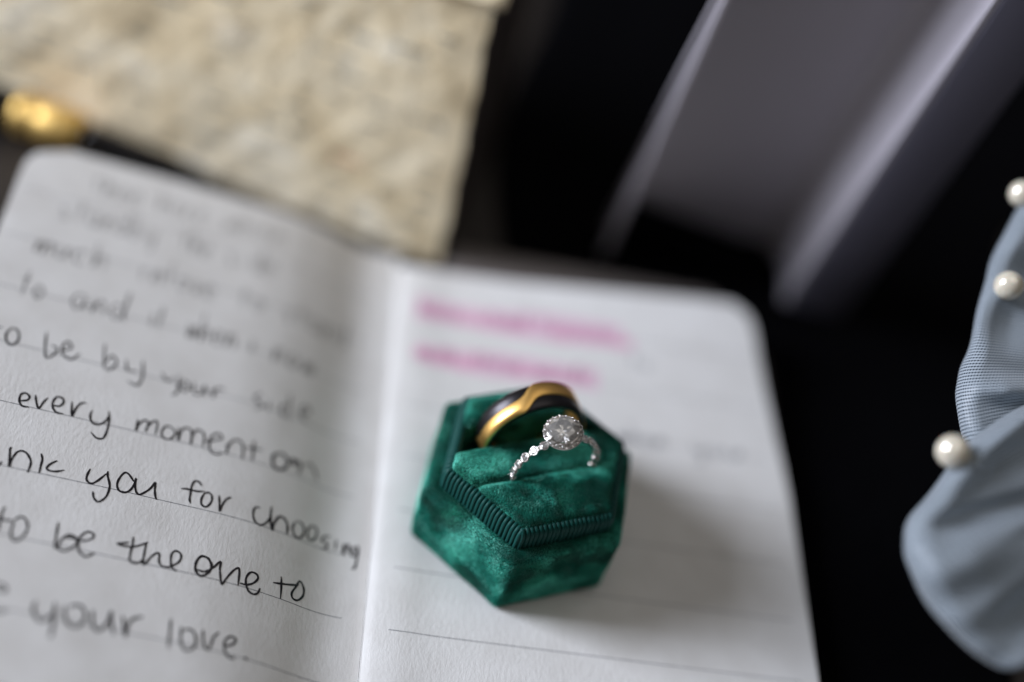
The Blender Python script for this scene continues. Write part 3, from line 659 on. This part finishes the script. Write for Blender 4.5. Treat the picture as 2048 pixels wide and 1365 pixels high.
bb = B(); bb.tube([((rc + .02), 0, -.06), ((rc + .022), 0, .03), ((rc + .004), 0, .075)], .024, 8); bb.sphere((rc - .008, 0, .085), .033, 10, 8); me_p = mesh_of(bb, 'prong', M_silver)
for k in range(6): place('prong', me_p, ring, HM @ Matrix.Rotation(math.radians(20 + 60*k), 4, 'Z'))

# ---------------------------------------------------------------- upright keepsake box covered in cream paper
PB = Vector((-2.02, 8.48, -.64)); PT = Vector((-2.10, 10.1, 6.5)); PU = (PT - PB).normalized(); HB = (PT - PB).length + .22
PL = Vector((-.961, .276, 0)); PL = (PL - PU*PL.dot(PU)).normalized(); PN = PU.cross(PL).normalized()
if PN.y > 0: PN = -PN                                                # outwards, towards the notebook
kb = thing('keepsake_box', tuple(PB), 'upright keepsake box covered in crumpled cream paper with faded print, behind the notebook', 'box')
cr = [(rng.uniform(0, math.pi), rng.uniform(.5, 2.4), rng.uniform(0, 6.3), rng.uniform(.3, 1)) for _ in range(18)]
def crump(x, y):
    h = 0
    for a, f, p, w in cr:
        q = (x*math.cos(a) + y*math.sin(a))*f + p + .8*math.sin(x*.4 + p); h += w*abs((q/math.pi) % 2 - 1)**1.5
    return h/len(cr)
def relief(u, v): return .22*crump(u*.7, v*.7) + .03*nz(u, v, 2.4, 3) + .012*nz(u, v, 7, 1)
def face(u, v, lift=0.):                                              # u to the left, v up
    e = .02*math.sin(v*3.3) + .012*math.sin(v*8.1 + 1)
    return PB + PL*(u + e*max(0, 1 - u)) + PU*v + PN*(relief(u, v)*min(1, u/.8 + .05) + lift)
V = []; F = []; nx, ny = 150, 70
for j in range(ny + 1):
    for i in range(nx + 1): V.append(face(20*(i/nx)**1.15, HB*j/ny))
for j in range(ny):
    for i in range(nx): a = j*(nx + 1) + i; F.append((a, a + 1, a + nx + 2, a + nx + 1))
mk('front_panel', V, F, M_cream, kb)
BK = -PN*5.5; BK.z = 0
bm_ = B(); q = [face(0, HB*j/20) for j in range(21)]
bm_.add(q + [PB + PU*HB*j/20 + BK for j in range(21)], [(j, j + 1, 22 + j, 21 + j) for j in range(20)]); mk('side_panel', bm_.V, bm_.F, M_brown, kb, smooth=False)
tp = B(); rows = []
for k in range(9):
    t = k/8; rows.append([PB + PU*(HB - .02 + .10*math.sin(math.pi*min(1, t*3)/1.0)*(t < .34)) + PL*(-.30 + 20.3*i/60 + .05*math.sin(i*1.7 + k)) + BK*t + PN*(.22*(1 - t)) for i in range(61)])
tp.add([p for r in rows for p in r], [(k*61 + i, k*61 + i + 1, (k + 1)*61 + i + 1, (k + 1)*61 + i) for k in range(8) for i in range(60)])
o = mk('lid', tp.V, tp.F, M_cream, kb); md = o.modifiers.new('thickness', 'SOLIDIFY'); md.thickness = .0016; md.offset = 0
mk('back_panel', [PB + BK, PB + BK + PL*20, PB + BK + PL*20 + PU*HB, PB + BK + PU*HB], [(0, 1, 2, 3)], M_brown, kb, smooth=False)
bb = B(); bb2 = B()
for r in range(12):                                                   # rows of faded, unreadable print marks
    v = .45 + r*.58; u = .35 + .4*random.random()
    while u < 18:
        L = random.uniform(.25, .9)
        if random.random() < .5:
            hh = random.uniform(.05, .12); tgt = bb2 if (r in (3, 4) and 1.4 < u < 3.2) else bb; n = 6; VV = []
            for i in range(n + 1):
                for k in (-1, 1): VV.append(face(u + L*i/n, v + k*hh*(.6 + .4*math.sin(i*2.1 + u)) + .08*math.sin(u), .012))
            tgt.add(VV, [(2*i, 2*i + 1, 2*i + 3, 2*i + 2) for i in range(n)])
        u += L + random.uniform(.2, .9)
mk('faded_print', bb.V, bb.F, M_print, kb, kind='stuff')
if bb2.V: mk('faded_print', bb2.V, bb2.F, M_red, kb, label='small faded red printed marks', kind='stuff')

# ---------------------------------------------------------------- pen
pa = Vector((-22.6, 13.30, -.02)); pdir = Vector((3.52, -.97, -.00)).normalized()
pen = thing('pen', tuple(pa), 'glossy black pen with a broad gold band lying in front of the cream box', 'pen')
def lathe(prof, name, m, n=36, parent=pen):
    a = pdir.orthogonal().normalized(); c = pdir.cross(a)
    V = [pa + pdir*s + (a*math.cos(2*math.pi*k/n) + c*math.sin(2*math.pi*k/n))*r for s, r in prof for k in range(n)]
    F = [(i*n + k, i*n + (k + 1) % n, (i + 1)*n + (k + 1) % n, (i + 1)*n + k) for i in range(len(prof) - 1) for k in range(n)] + [tuple(range(n))[::-1], tuple((len(prof) - 1)*n + k for k in range(n))]
    return mk(name, V, F, m, parent)
S0 = 9.3
lathe([(0, .05), (.1, .3), (.4, .44), (2, .50), (S0, .53)], 'cap', M_barrel)
lathe([(S0, .55), (S0 + .05, .575), (S0 + .5, .575), (S0 + .55, .55), (S0 + .62, .55), (S0 + .67, .575), (S0 + 1.75, .57), (S0 + 1.8, .54)], 'gold_band', M_pgold)
lathe([(S0 + 1.8, .40), (S0 + 2.2, .385), (S0 + 4.0, .36), (S0 + 4.2, .37), (S0 + 5.3, .22), (S0 + 5.7, .05)], 'barrel', M_barrel)

# ---------------------------------------------------------------- open presentation box lid
LU = Vector((.0175, -.1289, .9915)).normalized(); BR = Vector((8.01, 9.08, -.6)); BL = Vector((4.11, 12.8, -.6)); LR = Vector((2.59, 9.84, -.6))
lid = thing('presentation_box', tuple(BR), 'tall grey lined box lid standing open on the black cloth behind the notebook', 'box')
WD = (BL - BR).normalized(); ND = LU.cross(WD).normalized()
if ND.dot(Vector((-1, -1, 0))) < 0: ND = -ND                         # faces the window side
HL = 17.0
def slab(a, c, d, e, up, m, name, label=None, bev=.0):
    """prism with base corners a,c,d,e (in order) extruded by up"""
    bm = bmesh.new(); vs = [bm.verts.new((Vector(p) - BR)*CM) for p in (a, c, d, e)] + [bm.verts.new((Vector(p) + up - BR)*CM) for p in (a, c, d, e)]
    for f in ((0, 1, 2, 3), (7, 6, 5, 4), (0, 4, 5, 1), (1, 5, 6, 2), (2, 6, 7, 3), (3, 7, 4, 0)): bm.faces.new([vs[i] for i in f])
    bmesh.ops.recalc_face_normals(bm, faces=bm.faces[:])
    if bev: bmesh.ops.bevel(bm, geom=bm.edges[:], offset=bev*CM, segments=4, affect='EDGES', profile=.5)
    me = bpy.data.meshes.new(name); bm.to_mesh(me); bm.free(); me.materials.append(m); me.polygons.foreach_set('use_smooth', [True]*len(me.polygons))
    o = bpy.data.objects.new(name, me); COL.objects.link(o); o.parent = lid; return tag(o, label=label)
up = LU*HL
W2 = (BR - LR).normalized(); N2 = W2.cross(LU).normalized()
if N2.y > 0: N2 = -N2                                                # towards the open side
WID = (BR - LR).length; DEP = 2.3; RC2 = 1.15
pf = [LR + W2*.05 - N2*(DEP - 1.4)]
for k in range(31):
    q = math.pi/2*k/30; pf.append(LR + W2*(WID - RC2 + RC2*math.sin(q)) - N2*(DEP - 1.5*(1 - math.cos(q))))
pf.append(BR - N2*.02)
pf += [BR + W2*.12 - N2*.02, BR + W2*.12 - N2*(DEP + .15), LR + W2*.05 - N2*(DEP - 1.1)]
cb = B().loft([pf, [p + up for p in pf]], True, True)
o = mk('lining', cb.V, cb.F, M_boxin, lid, smooth=False)
slab(LR, LR + W2*.22, LR + W2*.22 - N2*.2, LR - N2*.2, up, M_boxin, 'side_rim', bev=.05)
slab(BR + W2*.125, BR + W2*1.75, BR + W2*1.75 - N2*.5, BR + W2*.125 - N2*.5, up, M_boxout, 'outer_flange', bev=.08)
# black wedge added for the dark corner in the foot of the lid
pw = [LR + W2*.24 - N2*.25, BR - W2*.5 - N2*.3, BR - W2*1.2 - N2*(DEP - .3), LR + W2*.24 - N2*.75]
hh = [1.8, .1, .1, 1.8]
cb = B().loft([pw, [p + LU*h for p, h in zip(pw, hh)]], True, True); mk('added_black_wedge', cb.V, cb.F, M_black, lid, smooth=False)

# ---------------------------------------------------------------- tulle bow with pearls
A = [[10.221, 5.411, 8.051], [9.748, 4.673, 7.537], [9.235, 3.7, 7.072], [8.835, 2.639, 6.828], [8.406, 1.364, 6.516], [8.112, 0.696, 6.244], [8.007, 0.116, 6.096], [8.092, -0.605, 5.859], [8.44, -1.253, 5.611]]
Bm = [[9.183, -0.447, 7.078], [8.176, -1.077, 6.822], [7.437, -1.73, 6.605], [6.864, -2.546, 6.273], [6.405, -3.054, 5.975], [6.273, -3.553, 5.759], [6.4, -3.955, 5.551], [6.748, -4.456, 5.301], [7.182, -4.863, 5.157], [7.702, -5.175, 4.982], [8.175, -5.35, 4.924], [8.523, -5.195, 5.146], [8.836, -4.852, 5.396]]
bow = thing('tulle_bow', (13, 0, -.55), 'pale blue grey tulle bow trimmed with pearls at the right of the notebook', 'bow')
def sheet(edge, knot, bulge, seed, amp, nv=44, zig=1.0):
    """a folded loop of ribbon: front and back leaf meet in the rounded edge and gather at the knot"""
    E = catmull(edge, 7); V = []; UV = []; nu = len(E); K = Vector(knot)
    nrm = (R_*.0 - W_)                                # only a direction: the loops face the open side of the table
    cum = 0
    for i, e in enumerate(E):
        e = Vector(e); cum += (e - Vector(E[i - 1])).length if i else 0
        for j in range(-nv, nv + 1):
            s = abs(j)/nv; t = s**1.35; kn = K + Vector((0, .9, .25))*((i/(nu - 1)) - .5)*-1.6
            p = e.lerp(kn, t); f = math.sqrt(min(1, s*9))*(1 - .55*t)
            side = 1 if j > 0 else -1
            fold = amp*(math.sin(i/nu*9 + 3.2*t + seed) + .55*math.sin(i/nu*19 + seed*2 - 4*t) + .3*math.sin(i/nu*37 + t*7 + seed))*min(1, s*4)*(1 - .3*t)
            p = p + nrm*(side*bulge*f*.5 + fold + (0.03*math.sin(i*.7 + seed)*(1 - s)))
            V.append(p); UV.append((cum, 0.))
    w = 2*nv + 1; F = [(i*w + j, i*w + j + 1, (i + 1)*w + j + 1, (i + 1)*w + j) for i in range(nu - 1) for j in range(w - 1)]
    w = 2*nv + 1
    for i in range(nu):
        for sg in (1, -1):
            acc = 0
            for j in range(1, nv + 1):
                q = i*w + nv + sg*j; acc += (V[q] - V[q - sg]).length; UV[q] = (UV[q][0], sg*acc)
    return V, F, UV
V, F, UV = sheet(A, (13.2, .9, 6.3), .8, 1.3, .30); mk('ribbon_loop', V, F, M_tulle, bow, uv=UV, label='upper loop of mesh ribbon')
V, F, UV = sheet(Bm, (13.4, -.6, 6.0), 1.2, 2.6, .30); mk('ribbon_loop', V, F, M_tulle, bow, uv=UV, label='lower loop of mesh ribbon')
bb = B().sphere((13.2, .1, 6.1), .8, 20, 14, (1, 1.3, .9)); mk('knot', bb.V, bb.F, M_tulle, bow, uv=[(v[0]*1., v[1]*1.) for v in bb.V])
bb = B().tube([(13.2, .1, -.5), (13.3, .1, 1), (13.1, .1, 3.5), (13.2, .1, 5.8)], [1.6, 1.2, .9, .6], 20); mk('black_stand', bb.V, bb.F, M_black, bow)
for c, r in (((9.224, 2.612, 7.234), .322), ((7.081, -1.936, 6.823), .335), ((9.838, 5.022, 7.882), .31), ((7.542, -1.962, 6.722), .125)):
    bb = B().sphere((0, 0, 0), r, 32, 20); V = [Vector(v) + Vector(c) for v in bb.V]; mk('pearl', V, bb.F, M_pearl, bow, label='small pearl bead beside the nearest pearl' if r < .2 else None)
